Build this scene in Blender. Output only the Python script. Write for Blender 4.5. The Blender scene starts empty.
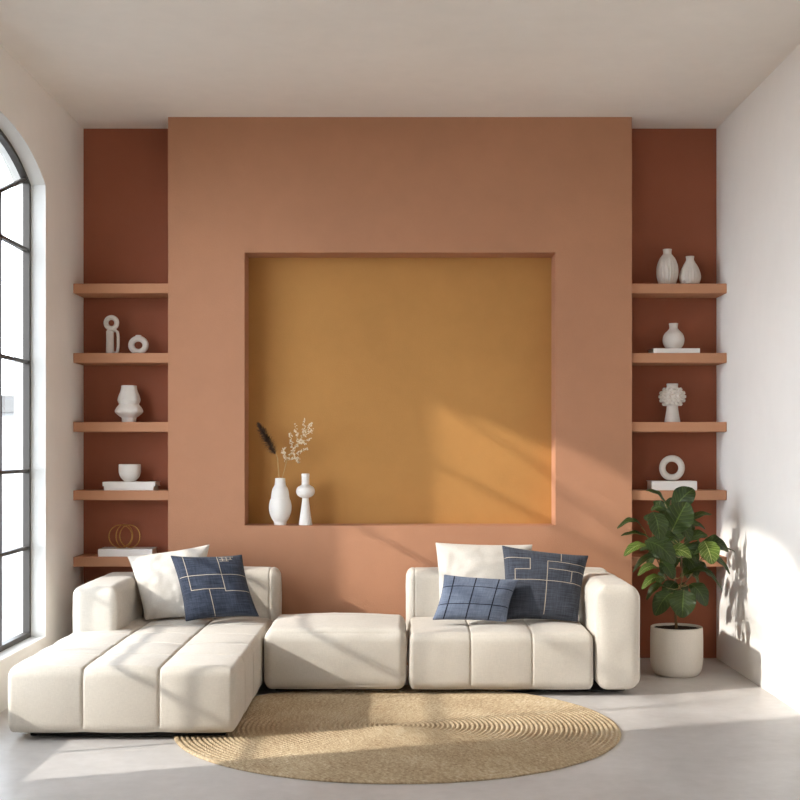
import bpy, bmesh, math, random
from mathutils import Vector, Matrix, noise
from mathutils.geometry import tessellate_polygon

random.seed(7)
SC = bpy.context.scene
COL = SC.collection
PI = math.pi
F = 1287.0            # focal length in pixels of the 800 px frame
CH = 1.26             # camera height
HX, HY = 400.0, 450.0 # vanishing point


def W(px, py, Y):
    return Vector(((px - HX) * Y / F, Y, CH + (HY - py) * Y / F))


# ------------------------------------------------------------------ materials
def srgb(r, g, b):
    def f(c):
        c /= 255.0
        return c / 12.92 if c <= 0.04045 else ((c + 0.055) / 1.055) ** 2.4
    return (f(r), f(g), f(b), 1.0)


class NT:
    def __init__(self, name):
        self.m = bpy.data.materials.new(name)
        self.m.use_nodes = True
        self.t = self.m.node_tree
        self.t.nodes.clear()
        self.out = self.n('ShaderNodeOutputMaterial')

    def n(self, typ, **kw):
        o = self.t.nodes.new(typ)
        for k, v in kw.items():
            setattr(o, k, v)
        return o

    def l(self, a, b):
        self.t.links.new(a, b)

    def math(self, op, a, b=None, c=None):
        o = self.n('ShaderNodeMath', operation=op)
        for i, v in enumerate((a, b, c)):
            if v is None:
                continue
            if isinstance(v, (int, float)):
                o.inputs[i].default_value = v
            else:
                self.l(v, o.inputs[i])
        return o.outputs[0]

    def mix(self, fac, a, b, mode='MIX'):
        o = self.n('ShaderNodeMix', data_type='RGBA', blend_type=mode)
        for i, v in ((0, fac), (6, a), (7, b)):
            if isinstance(v, (int, float, tuple)):
                o.inputs[i].default_value = v
            else:
                self.l(v, o.inputs[i])
        return o.outputs[2]

    def bsdf(self, color, rough=0.7, spec=0.3, bump=None, bump_s=0.2, bump_d=0.01, metal=0.0, sheen=0.0):
        p = self.n('ShaderNodeBsdfPrincipled')
        if isinstance(color, tuple):
            p.inputs['Base Color'].default_value = color
        else:
            self.l(color, p.inputs['Base Color'])
        if isinstance(rough, (int, float)):
            p.inputs['Roughness'].default_value = rough
        else:
            self.l(rough, p.inputs['Roughness'])
        p.inputs['Specular IOR Level'].default_value = spec
        p.inputs['Metallic'].default_value = metal
        if sheen:
            p.inputs['Sheen Weight'].default_value = sheen
        if bump is not None:
            b = self.n('ShaderNodeBump')
            b.inputs['Strength'].default_value = bump_s
            b.inputs['Distance'].default_value = bump_d
            self.l(bump, b.inputs['Height'])
            self.l(b.outputs[0], p.inputs['Normal'])
        self.l(p.outputs[0], self.out.inputs[0])
        return p

    def noise(self, scale, detail=4, rough=0.55, vec=None, dist=0.0):
        o = self.n('ShaderNodeTexNoise')
        o.inputs['Scale'].default_value = scale
        o.inputs['Detail'].default_value = detail
        o.inputs['Roughness'].default_value = rough
        o.inputs['Distortion'].default_value = dist
        if vec is None:
            vec = self.obj()
        self.l(vec, o.inputs['Vector'])
        return o.outputs[0]

    def obj(self):
        if not hasattr(self, '_tc'):
            self._tc = self.n('ShaderNodeTexCoord')
        return self._tc.outputs['Object']

    def uv(self):
        self.obj()
        return self._tc.outputs['UV']

    def ramp(self, fac, stops):
        o = self.n('ShaderNodeValToRGB')
        e = o.color_ramp.elements
        e[0].position, e[0].color = stops[0]
        e[1].position, e[1].color = stops[1]
        for p, c in stops[2:]:
            x = e.new(p)
            x.color = c
        self.l(fac, o.inputs[0])
        return o.outputs[0]

    def map(self, vec, scale=(1, 1, 1)):
        o = self.n('ShaderNodeMapping')
        o.inputs['Scale'].default_value = scale
        self.l(vec, o.inputs['Vector'])
        return o.outputs[0]


def plaster(name, c, var=0.06, fine=150, bs=0.4):
    t = NT(name)
    big = t.noise(1.3, 5, 0.6)
    mid = t.noise(9.0, 4, 0.6)
    f = t.math('ADD', t.math('MULTIPLY', big, 0.7), t.math('MULTIPLY', mid, 0.3))
    lo = tuple(x * (1 - var) for x in c[:3]) + (1,)
    hi = tuple(min(1, x * (1 + var)) for x in c[:3]) + (1,)
    col = t.ramp(f, [(0.35, lo), (0.65, hi)])
    t.bsdf(col, 0.88, 0.15, t.noise(fine, 5, 0.7), bs, 0.004)
    return t.m


def fabric(name, c, c2=None, scale=420, bs=0.35):
    t = NT(name)
    v = t.obj()
    wx = t.noise(1.0, 2, 0.6, t.map(v, (scale, scale * 0.12, scale * 0.12)))
    wz = t.noise(1.0, 2, 0.6, t.map(v, (scale * 0.12, scale * 0.12, scale)))
    w = t.math('MULTIPLY', t.math('ADD', wx, wz), 0.5)
    f = t.math('ADD', t.math('MULTIPLY', w, 0.75), t.math('MULTIPLY', t.noise(5, 4), 0.25))
    c2 = c2 or tuple(x * 0.86 for x in c[:3]) + (1,)
    col = t.ramp(f, [(0.36, c2), (0.62, c)])
    t.bsdf(col, 0.95, 0.1, w, bs, 0.002, sheen=0.15)
    return t.m


M = {}
M['white_wall'] = plaster('white_plaster', srgb(238, 234, 228), 0.02)
M['ceiling'] = plaster('ceiling_plaster', srgb(238, 233, 226), 0.03)
M['reveal'] = plaster('reveal_paint', srgb(214, 213, 209), 0.02)
M['terracotta'] = plaster('terracotta_plaster', srgb(177, 129, 100), 0.05)
M['alcove'] = plaster('alcove_terracotta_plaster', srgb(154, 94, 71), 0.05)
M['mustard'] = plaster('mustard_plaster', srgb(179, 131, 76), 0.06)
M['shelf'] = plaster('shelf_terracotta', srgb(184, 134, 103), 0.05)
M['cream'] = fabric('cream_linen', srgb(202, 194, 182))
M['cream_pillow'] = fabric('ivory_linen', srgb(206, 199, 189))


def concrete():
    t = NT('polished_concrete')
    a = t.noise(1.1, 6, 0.62, None, 0.4)
    b = t.noise(14, 5, 0.65)
    f = t.math('ADD', t.math('MULTIPLY', a, 0.7), t.math('MULTIPLY', b, 0.3))
    col = t.ramp(f, [(0.36, srgb(180, 175, 171)), (0.64, srgb(202, 198, 195))])
    r = t.math('MULTIPLY_ADD', t.noise(3, 5), 0.22, 0.28)
    t.bsdf(col, r, 0.4, t.noise(60, 4), 0.06, 0.003)
    return t.m


M['floor'] = concrete()


def simple(name, c, rough=0.6, spec=0.3, metal=0.0, ns=60, bs=0.15, var=0.05):
    t = NT(name)
    n_ = t.noise(ns, 4)
    col = t.ramp(n_, [(0.3, tuple(x * (1 - var) for x in c[:3]) + (1,)), (0.7, c)])
    t.bsdf(col, rough, spec, n_, bs, 0.002, metal)
    return t.m


M['ceramic'] = simple('white_ceramic', srgb(232, 227, 220), 0.55, 0.35, 0, 220, 0.2)
M['ceramic_rough'] = simple('rough_white_ceramic', srgb(218, 210, 201), 0.85, 0.2, 0, 260, 0.5)
M['pot'] = simple('stone_pot', srgb(214, 206, 195), 0.85, 0.2, 0, 150, 0.4, 0.08)
M['soil'] = simple('dark_soil', srgb(58, 44, 34), 0.95, 0.1, 0, 90, 0.9, 0.5)
M['trunk'] = simple('fig_bark', srgb(112, 88, 62), 0.85, 0.2, 0, 120, 0.5, 0.3)
M['twig'] = simple('fig_stalk', srgb(150, 135, 82), 0.7, 0.3, 0, 120, 0.2, 0.2)
M['black'] = simple('black_plinth', srgb(26, 24, 23), 0.7, 0.2)
M['metal'] = simple('dark_bronze_metal', srgb(70, 66, 62), 0.45, 0.4, 0.3)
M['gold'] = simple('brushed_gold', srgb(196, 148, 84), 0.3, 0.5, 1.0, 200, 0.05)
M['cover'] = simple('white_book_cloth', srgb(230, 225, 219), 0.7, 0.25, 0, 300, 0.1)
M['pages'] = simple('book_pages', srgb(232, 226, 214), 0.9, 0.1, 0, 300, 0.2)
M['plume'] = simple('dark_dried_grass', srgb(104, 84, 70), 0.95, 0.1, 0, 200, 0.2, 0.35)
M['straw'] = simple('straw_stem', srgb(190, 160, 112), 0.9, 0.1, 0, 100, 0.2, 0.2)
M['seed'] = simple('pale_seed_heads', srgb(236, 220, 192), 0.9, 0.1, 0, 150, 0.2, 0.2)


def glass():
    t = NT('window_glass')
    tr = t.n('ShaderNodeBsdfTransparent')
    tr.inputs[0].default_value = (0.96, 0.97, 0.97, 1)
    gl = t.n('ShaderNodeBsdfGlossy')
    gl.inputs['Roughness'].default_value = 0.02
    fr = t.n('ShaderNodeFresnel')
    fr.inputs[0].default_value = 1.25
    mx = t.n('ShaderNodeMixShader')
    t.l(fr.outputs[0], mx.inputs[0])
    t.l(tr.outputs[0], mx.inputs[1])
    t.l(gl.outputs[0], mx.inputs[2])
    t.l(mx.outputs[0], t.out.inputs[0])
    return t.m


M['glass'] = glass()


def leaf_mat(name, c, cv, back):
    t = NT(name)
    s = t.n('ShaderNodeSeparateXYZ')
    t.l(t.uv(), s.inputs[0])
    u, v = s.outputs[0], s.outputs[1]
    av = t.math('ABSOLUTE', t.math('SUBTRACT', v, 0.5))
    midrib = t.math('LESS_THAN', av, 0.022)
    ph = t.math('SUBTRACT', u, t.math('MULTIPLY', av, 0.55))
    sn = t.math('SINE', t.math('MULTIPLY', ph, 2 * PI * 8))
    lat = t.math('GREATER_THAN', sn, 0.93)
    vein = t.math('MAXIMUM', midrib, t.math('MULTIPLY', lat, 0.6))
    n_ = t.noise(25, 4)
    base = t.ramp(n_, [(0.3, tuple(x * 0.65 for x in c[:3]) + (1,)), (0.7, c)])
    col = t.mix(vein, base, cv)
    g = t.n('ShaderNodeNewGeometry')
    col = t.mix(t.math('MULTIPLY', g.outputs['Backfacing'], 0.75), col, back)
    h = t.math('MULTIPLY_ADD', sn, 0.3, t.math('MULTIPLY', vein, -0.8))
    p = t.bsdf(col, 0.42, 0.35, h, 0.6, 0.004)
    tl = t.n('ShaderNodeBsdfTranslucent')
    tl.inputs[0].default_value = srgb(120, 150, 50)
    mx = t.n('ShaderNodeMixShader')
    mx.inputs[0].default_value = 0.14
    t.l(p.outputs[0], mx.inputs[1])
    t.l(tl.outputs[0], mx.inputs[2])
    t.l(mx.outputs[0], t.out.inputs[0])
    return t.m


M['leaf'] = leaf_mat('fig_leaf_dark', srgb(31, 46, 14), srgb(80, 98, 42), srgb(76, 92, 42))
M['leaf_sunlit'] = leaf_mat('fig_leaf_painted_sunlit', srgb(88, 110, 36), srgb(176, 184, 112), srgb(158, 166, 104))  # sunlit and backlit look put into a paler green of the same leaf


def denim(name, segs, c1, c2, cl, hw):
    """woven fabric with thin straight lines (u0,v0,u1,v1) in the cushion's own uv"""
    t = NT(name)
    s = t.n('ShaderNodeSeparateXYZ')
    t.l(t.uv(), s.inputs[0])
    u, v = s.outputs[0], s.outputs[1]
    acc = None
    for (u0, v0, u1, v1) in segs:
        a = t.math('COMPARE', u, (u0 + u1) / 2, abs(u1 - u0) / 2 + hw)
        b = t.math('COMPARE', v, (v0 + v1) / 2, abs(v1 - v0) / 2 + hw)
        m_ = t.math('MULTIPLY', a, b)
        acc = m_ if acc is None else t.math('MAXIMUM', acc, m_)
    streak = t.noise(1.0, 4, 0.65, t.map(t.uv(), (3, 90, 1)))
    streak2 = t.noise(1.0, 4, 0.65, t.map(t.uv(), (60, 5, 1)))
    f = t.math('ADD', t.math('MULTIPLY', streak, 0.65), t.math('MULTIPLY', streak2, 0.35))
    base = t.ramp(f, [(0.36, c1), (0.64, c2)])
    col = t.mix(acc, base, cl)
    h = t.math('ADD', t.math('MULTIPLY', f, 0.5), t.math('MULTIPLY', acc, 0.6))
    t.bsdf(col, 0.95, 0.1, h, 0.35, 0.003, sheen=0.1)
    return t.m


LINE = srgb(168, 156, 138)
M['denim_left'] = denim('indigo_patchwork_weave', [
    (.15, 1, .15, .40), (.02, .62, 1, .62), (.63, 1, .63, .36), (.15, .40, .62, .40), (.63, .36, 1, .36),
    (.41, .40, .41, 0), (.66, .95, .86, .95), (.66, .90, .84, .90), (.66, .86, .78, .86), (.70, .95, .70, .86), (.76, .95, .76, .86), (.82, .95, .82, .90)],
    srgb(26, 30, 40), srgb(66, 72, 86), LINE, .0048)
M['denim_right'] = denim('slate_patchwork_weave', [
    (.52, .80, .52, .04), (.03, .50, 1, .50), (0, .82, .31, .82), (.31, .82, .31, .65), (.12, .65, .31, .65), (.12, .65, .12, .50),
    (.68, 1, .68, .82), (.52, .80, 1, .80), (.54, .68, 1, .68), (.83, .68, .83, .52)],
    srgb(40, 43, 51), srgb(78, 82, 92), LINE, .0046)
M['denim_check'] = denim('blue_check_weave', [
    (.14, 0, .14, 1), (.44, 0, .44, 1), (.75, 0, .75, 1), (0, .70, 1, .70), (0, .30, 1, .30)],
    srgb(78, 86, 104), srgb(120, 129, 146), srgb(28, 32, 44), .009)


def rug_mat():
    t = NT('braided_jute')
    s = t.n('ShaderNodeSeparateXYZ')
    t.l(t.obj(), s.inputs[0])
    x, y = s.outputs[0], s.outputs[1]
    r = t.math('SQRT', t.math('ADD', t.math('MULTIPLY', x, x), t.math('MULTIPLY', y, y)))
    ang = t.math('ARCTAN2', y, x)
    c = t.n('ShaderNodeCombineXYZ')
    t.l(t.math('MULTIPLY', r, 45.0), c.inputs[0])
    t.l(t.math('MULTIPLY', ang, 60.0), c.inputs[1])
    n1 = t.noise(1.0, 3, 0.6, c.outputs[0])
    row = t.math('FLOOR', t.math('MULTIPLY', r, 45.0))
    cb = t.n('ShaderNodeCombineXYZ')
    t.l(t.math('MULTIPLY', row, 7.3), cb.inputs[0])
    t.l(t.math('MULTIPLY', t.math('MULTIPLY', ang, r), 70.0), cb.inputs[1])
    br = t.math('SUBTRACT', t.math('MULTIPLY', t.noise(1.0, 2, 0.6, cb.outputs[0]), 2.0), 1.0)
    n2 = t.noise(3.0, 4)
    f = t.math('ADD', t.math('MULTIPLY', n1, 0.55), t.math('MULTIPLY_ADD', br, 0.22, t.math('MULTIPLY', n2, 0.35)))
    col = t.ramp(f, [(0.28, srgb(146, 122, 94)), (0.5, srgb(188, 168, 137)), (0.72, srgb(211, 198, 174))])
    t.bsdf(col, 0.95, 0.1, t.math('ADD', br, n1), 0.6, 0.004)
    return t.m


M['rug'] = rug_mat()


def facade(name, c, cw):
    t = NT(name)
    b = t.n('ShaderNodeTexBrick')
    b.offset = 0.0
    b.inputs['Color1'].default_value = cw
    b.inputs['Color2'].default_value = tuple(x * .9 for x in cw[:3]) + (1,)
    b.inputs['Mortar'].default_value = c
    b.inputs['Scale'].default_value = 1.0
    b.inputs['Mortar Size'].default_value = 0.45
    b.inputs['Brick Width'].default_value = 2.2
    b.inputs['Row Height'].default_value = 2.6
    s = t.n('ShaderNodeSeparateXYZ')
    t.l(t.obj(), s.inputs[0])
    cb = t.n('ShaderNodeCombineXYZ')
    t.l(t.math('ADD', s.outputs[0], s.outputs[1]), cb.inputs[0])
    t.l(s.outputs[2], cb.inputs[1])
    t.l(cb.outputs[0], b.inputs['Vector'])
    t.bsdf(b.outputs[0], 0.8, 0.2)
    return t.m


M['facade'] = facade('grey_facade', srgb(176, 175, 174), srgb(164, 164, 166))
M['facade_b'] = facade('pale_facade', srgb(182, 180, 179), srgb(168, 168, 170))
M['street'] = simple('street_asphalt', srgb(120, 118, 116), 0.9, 0.2, 0, 0.3, 0.1)


# ------------------------------------------------------------------ object helpers
def obj(name, bm, mat, parent=None, smooth=True, loc=None):
    me = bpy.data.meshes.new(name)
    bmesh.ops.recalc_face_normals(bm, faces=bm.faces) if getattr(bm, '_fix', False) else None
    if loc is not None:
        bmesh.ops.translate(bm, verts=bm.verts, vec=-Vector(loc))
    bm.to_mesh(me)
    bm.free()
    for m in (mat if isinstance(mat, (list, tuple)) else [mat]):
        me.materials.append(m)
    for p in me.polygons:
        p.use_smooth = smooth
    o = bpy.data.objects.new(name, me)
    COL.objects.link(o)
    if loc is not None:
        o.location = loc
    if parent is not None:
        o.parent = parent
        if loc is None:
            o.matrix_parent_inverse = Matrix.Translation(parent.location).inverted()
        else:
            o.location = Vector(loc) - parent.location
    return o


def tag(o, label=None, cat=None, group=None, kind=None):
    for k, v in (('label', label), ('category', cat), ('group', group), ('kind', kind)):
        if v:
            o[k] = v
    return o


def thing(name, loc, label, cat, group=None):
    o = bpy.data.objects.new(name, None)
    o.empty_display_size = 0.05
    COL.objects.link(o)
    o.location = loc
    return tag(o, label, cat, group)


def box(bm, x0, x1, y0, y1, z0, z1, bev=0.0, seg=2):
    r = bmesh.ops.create_cube(bm, size=1.0)
    vs = r['verts']
    for v in vs:
        v.co = Vector(((x0 + x1) / 2 + v.co.x * (x1 - x0), (y0 + y1) / 2 + v.co.y * (y1 - y0), (z0 + z1) / 2 + v.co.z * (z1 - z0)))
    if bev > 0:
        es = list({e for v in vs for e in v.link_edges})
        bmesh.ops.bevel(bm, geom=es, offset=bev, segments=seg, affect='EDGES', profile=0.5)
    return bm


def newbox(*a, **k):
    return box(bmesh.new(), *a, **k)


def tube(bm, pts, rads, n=8, caps=True):
    pts = [Vector(p) for p in pts]
    if isinstance(rads, (int, float)):
        rads = [rads] * len(pts)
    rings = []
    ref = None
    for i, p in enumerate(pts):
        d = (pts[min(i + 1, len(pts) - 1)] - pts[max(i - 1, 0)]).normalized()
        if ref is None:
            ref = Vector((0, 0, 1)) if abs(d.z) < 0.9 else Vector((1, 0, 0))
        a = (ref - d * ref.dot(d)).normalized()
        b = d.cross(a)
        ref = a
        rings.append([bm.verts.new(p + (a * math.cos(2 * PI * k / n) + b * math.sin(2 * PI * k / n)) * rads[i]) for k in range(n)])
    for r0, r1 in zip(rings, rings[1:]):
        for k in range(n):
            bm.faces.new((r0[k], r0[(k + 1) % n], r1[(k + 1) % n], r1[k]))
    if caps:
        bm.faces.new(rings[0][::-1])
        bm.faces.new(rings[-1])
    return bm


def catmull(pts, n=6):
    """dense smooth curve through 2-D profile points"""
    out = []
    P = [Vector(p) for p in pts]
    for i in range(len(P) - 1):
        p0, p1, p2, p3 = P[max(i - 1, 0)], P[i], P[i + 1], P[min(i + 2, len(P) - 1)]
        for k in range(n):
            t = k / n
            out.append(0.5 * ((2 * p1) + (p2 - p0) * t + (2 * p0 - 5 * p1 + 4 * p2 - p3) * t * t + (3 * p1 - p0 - 3 * p2 + p3) * t ** 3))
    out.append(P[-1])
    return out


def lathe(prof, n=64, mod=None, wall=0.006, depth=0.05, solid=False):
    """prof: (r, z) from foot to rim; rim turns inward into a real opening"""
    bm = bmesh.new()
    pr = [(max(p[0], 0.0005), p[1]) for p in prof]
    rt, zt = pr[-1]
    if not solid:
        ri = max(rt - wall, 0.002)
        pr += [(rt - wall * 0.4, zt + wall * 0.35), (ri, zt), (ri * 0.98, zt - depth)]
    rings = []
    for (r, z) in pr:
        ring = []
        for k in range(n):
            a = 2 * PI * k / n
            rr = r * (mod(a, z) if mod else 1.0)
            ring.append(bm.verts.new((rr * math.cos(a), rr * math.sin(a), z)))
        rings.append(ring)
    for r0, r1 in zip(rings, rings[1:]):
        for k in range(n):
            bm.faces.new((r0[k], r0[(k + 1) % n], r1[(k + 1) % n], r1[k]))
    bm.faces.new(rings[0][::-1])
    bm.faces.new(rings[-1])
    return bm


def pxprof(rows, Y, base_y, smooth=6):
    k = Y / F
    p = [(hw * k, (base_y - y) * k) for (y, hw) in rows]
    return catmull(p, smooth) if smooth else p


def torus(bm, c, R, r, axis_rot=0.0, n=56, m=14, sx=1.0):
    """ring standing upright, its plane turned by axis_rot about z"""
    ca, sa = math.cos(axis_rot), math.sin(axis_rot)
    rows = []
    for i in range(n):
        a = 2 * PI * i / n
        row = []
        for j in range(m):
            b = 2 * PI * j / m
            rad = R + r * math.cos(b)
            x, z, y = rad * math.cos(a) * sx, rad * math.sin(a), r * math.sin(b)
            row.append(bm.verts.new((c[0] + x * ca - y * sa, c[1] + x * sa + y * ca, c[2] + z)))
        rows.append(row)
    for i in range(n):
        for j in range(m):
            bm.faces.new((rows[i][j], rows[i][(j + 1) % m], rows[(i + 1) % n][(j + 1) % m], rows[(i + 1) % n][j]))
    bmesh.ops.recalc_face_normals(bm, faces=bm.faces)
    return bm


def axis_list(a, b, r, seams, step=0.03):
    pts = set()
    for t in (0, .12, .25, .4, .55, .7, .85, 1.0):
        pts.add(round(a + r * t, 5))
        pts.add(round(b - r * t, 5))
    n = max(2, int((b - a) / step))
    for i in range(1, n):
        v = a + (b - a) * i / n
        if a + r < v < b - r:
            pts.add(round(v, 5))
    for s in seams:
        for d in (-.022, -.014, -.009, -.005, -.0022, 0, .0022, .005, .009, .014, .022):
            if a < s + d < b:
                pts.add(round(s + d, 5))
    L = sorted(pts)
    out = [L[0]]
    for v in L[1:]:
        if v - out[-1] > 0.0012:
            out.append(v)
    out[-1] = round(b, 5)
    return out


def soft_box(x0, x1, y0, y1, z0, z1, r=0.06, rb=None, sx=(), sy=(), sz=(), groove=0.010, bulge=0.0, dome=0.0, face=0.0, wr=0.003, seed=0.0, wgr=0.006):
    """upholstered block: rounded box with stitched grooves, puffed panels and faint wrinkles"""
    bm = bmesh.new()
    r3 = Vector((r, r, r)) if isinstance(r, (int, float)) else Vector(r)
    X, Y, Z = axis_list(x0, x1, r3.x, sx), axis_list(y0, y1, r3.y, sy), axis_list(z0, z1, r3.z, sz)
    cache = {}
    lo, hi = Vector((x0, y0, z0)), Vector((x1, y1, z1))

    def cell(v, edges):
        for a, b in zip(edges, edges[1:]):
            if v <= b + 1e-9:
                t = (v - a) / (b - a)
                return 1 - abs(2 * t - 1) ** 2.6
        return 0

    ex, ey = [x0] + list(sx) + [x1], [y0] + list(sy) + [y1]

    def vert(x, y, z):
        k = (x, y, z)
        if k in cache:
            return cache[k]
        p = Vector(k)
        q = Vector((min(max(x, x0 + r3.x), x1 - r3.x), min(max(y, y0 + r3.y), y1 - r3.y), min(max(z, z0 + r3.z), z1 - r3.z)))
        d = Vector(((p.x - q.x) / r3.x, (p.y - q.y) / r3.y, (p.z - q.z) / r3.z))
        n = d.normalized()
        p2 = Vector((q.x + n.x * r3.x, q.y + n.y * r3.y, q.z + n.z * r3.z))
        n = Vector((n.x / r3.x, n.y / r3.y, n.z / r3.z)).normalized()
        wx, wy, wz = 1 - abs(n.x), 1 - abs(n.y), 1 - abs(n.z)
        h = 0.0
        up = max(n.z, 0)
        u, v = (x - x0) / (x1 - x0), (y - y0) / (y1 - y0)
        h += bulge * cell(x, ex) * (.5 + .5 * cell(y, ey)) * up
        h += bulge * 0.7 * cell(x, ex) * max(-n.y, 0)
        h += bulge * 0.25 * cell(y, ey) * abs(n.x)
        h += dome * up * math.sin(PI * min(max(u, 0), 1)) ** .7 * math.sin(PI * min(max(v, 0), 1)) ** .7
        wz_ = (z - z0) / (z1 - z0)
        h += face * (1 - up) * (1 if abs(n.y) > .5 else .35) * math.sin(PI * min(max(wz_, 0), 1)) * (math.sin(PI * u) if abs(n.y) > .5 else math.sin(PI * v))
        for s in sx:
            h -= groove * math.exp(-((x - s) / wgr) ** 2) * min(1, wx * 1.6) * (1 if n.z > -.3 else 0)
        for s in sy:
            h -= groove * math.exp(-((y - s) / wgr) ** 2) * min(1, wy * 1.6) * (1 if n.z > -.3 else 0)
        for s in sz:
            h -= groove * math.exp(-((z - s) / wgr) ** 2) * min(1, wz * 1.6)
        if n.z > -.5:
            h += wr * (noise.noise(Vector((x * 6, y * 6, z * 6 + seed))) + 0.5 * noise.noise(Vector((x * 15, y * 15, z * 15 + seed))))
        p2 = p2 + n * h
        cache[k] = bm.verts.new(p2)
        return cache[k]

    def quad(a, b, c, d):
        vs = [vert(*a), vert(*b), vert(*c), vert(*d)]
        try:
            bm.faces.new(vs)
        except ValueError:
            pass

    for a, b in zip(X, X[1:]):
        for c, d in zip(Y, Y[1:]):
            quad((a, c, Z[-1]), (b, c, Z[-1]), (b, d, Z[-1]), (a, d, Z[-1]))
            quad((a, c, Z[0]), (a, d, Z[0]), (b, d, Z[0]), (b, c, Z[0]))
    for a, b in zip(X, X[1:]):
        for c, d in zip(Z, Z[1:]):
            quad((a, Y[0], c), (b, Y[0], c), (b, Y[0], d), (a, Y[0], d))
            quad((a, Y[-1], c), (a, Y[-1], d), (b, Y[-1], d), (b, Y[-1], c))
    for a, b in zip(Y, Y[1:]):
        for c, d in zip(Z, Z[1:]):
            quad((X[0], a, c), (X[0], a, d), (X[0], b, d), (X[0], b, c))
            quad((X[-1], a, c), (X[-1], b, c), (X[-1], b, d), (X[-1], a, d))
    return bm


def wall_with_holes(outer, holes, plane, t):
    """outer / holes: 2-D loops; plane(p, d) gives the 3-D point at depth d; a prism with real openings"""
    bm = bmesh.new()
    loops = [outer] + holes
    flat = [p for L in loops for p in L]
    tris = tessellate_polygon([[Vector((p[0], p[1], 0)) for p in L] for L in loops])
    f = [bm.verts.new(plane(p, 0)) for p in flat]
    b = [bm.verts.new(plane(p, t)) for p in flat]
    for tr in tris:
        bm.faces.new([f[i] for i in tr])
        bm.faces.new([b[i] for i in reversed(tr)])
    off = 0
    for L in loops:
        n = len(L)
        for i in range(n):
            j = (i + 1) % n
            fc = bm.faces.new((f[off + i], f[off + j], b[off + j], b[off + i]))
            if off > 0:
                fc.material_index = 1
        off += n
    bmesh.ops.recalc_face_normals(bm, faces=bm.faces)
    return bm


# ------------------------------------------------------------------ the room
XW, YB, ZC = 1.918, 7.8, 3.208
YR = -0.9
YF = 7.53                       # front of the projecting centre wall
XF = 1.357
ty, tz = 0.36, 0.52            # sun direction per metre of x

tag(obj('floor', newbox(-XW - .2, XW + .2, YR - .2, YB + .2, -.2, 0), M['floor'], None, False), kind='structure')
tag(obj('ceiling', newbox(-XW - .2, XW + .2, YR - .2, YB + .2, ZC, ZC + .2), M['ceiling'], None, False), kind='structure')
tag(obj('wall_right', newbox(XW, XW + .2, YR - .2, YB + .2, 0, ZC), M['white_wall'], None, False), kind='structure')
tag(obj('wall_back', newbox(-XW, XW, YB, YB + .2, 0, ZC), M['alcove'], None, False), kind='structure')
tag(obj('wall_front', newbox(-XW, XW, YR - .2, YR, 0, ZC), M['white_wall'], None, False), kind='structure')

# arched window in the left wall, plus an unseen one added for fill light
Z_SILL, Z_SPR, RISE = 0.25, 2.695, 0.195


def arch_loop(ya, yb, inset=0.0, n=28):
    c, a = (ya + yb) / 2, (yb - ya) / 2 - inset
    pts = [(ya + inset, Z_SILL + inset), (yb - inset, Z_SILL + inset)]
    for i in range(n + 1):
        th = PI * i / n
        pts.append((c + a * math.cos(th), Z_SPR + (RISE - inset * 0.9) * (1 - abs(math.cos(th)) ** 3.4)))
    return pts


WINS = [(4.66, 6.965), (-0.6, 1.2)]  # second opening is added out of view to let in fill light
lw = wall_with_holes([(YR - .2, 0), (YB + .2, 0), (YB + .2, ZC), (YR - .2, ZC)], [arch_loop(*w) for w in WINS],
                     lambda p, d: Vector((-XW - d, p[0], p[1])), 0.17)
tag(obj('wall_left', lw, [M['white_wall'], M['reveal']], None, False), kind='structure')


def bar(bm, p, q, w, xo, d):
    """window bar between wall-plane points p and q"""
    p, q = Vector((p[0], p[1])), Vector((q[0], q[1]))
    t = (q - p).normalized()
    s = Vector((-t.y, t.x)) * w / 2
    vs = []
    for x in (xo, xo - d):
        for c in (p + s, q + s, q - s, p - s):
            vs.append(bm.verts.new((x, c.x, c.y)))
    for f in ((0, 1, 2, 3), (7, 6, 5, 4), (0, 4, 5, 1), (1, 5, 6, 2), (2, 6, 7, 3), (3, 7, 4, 0)):
        bm.faces.new([vs[i] for i in f])


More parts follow.
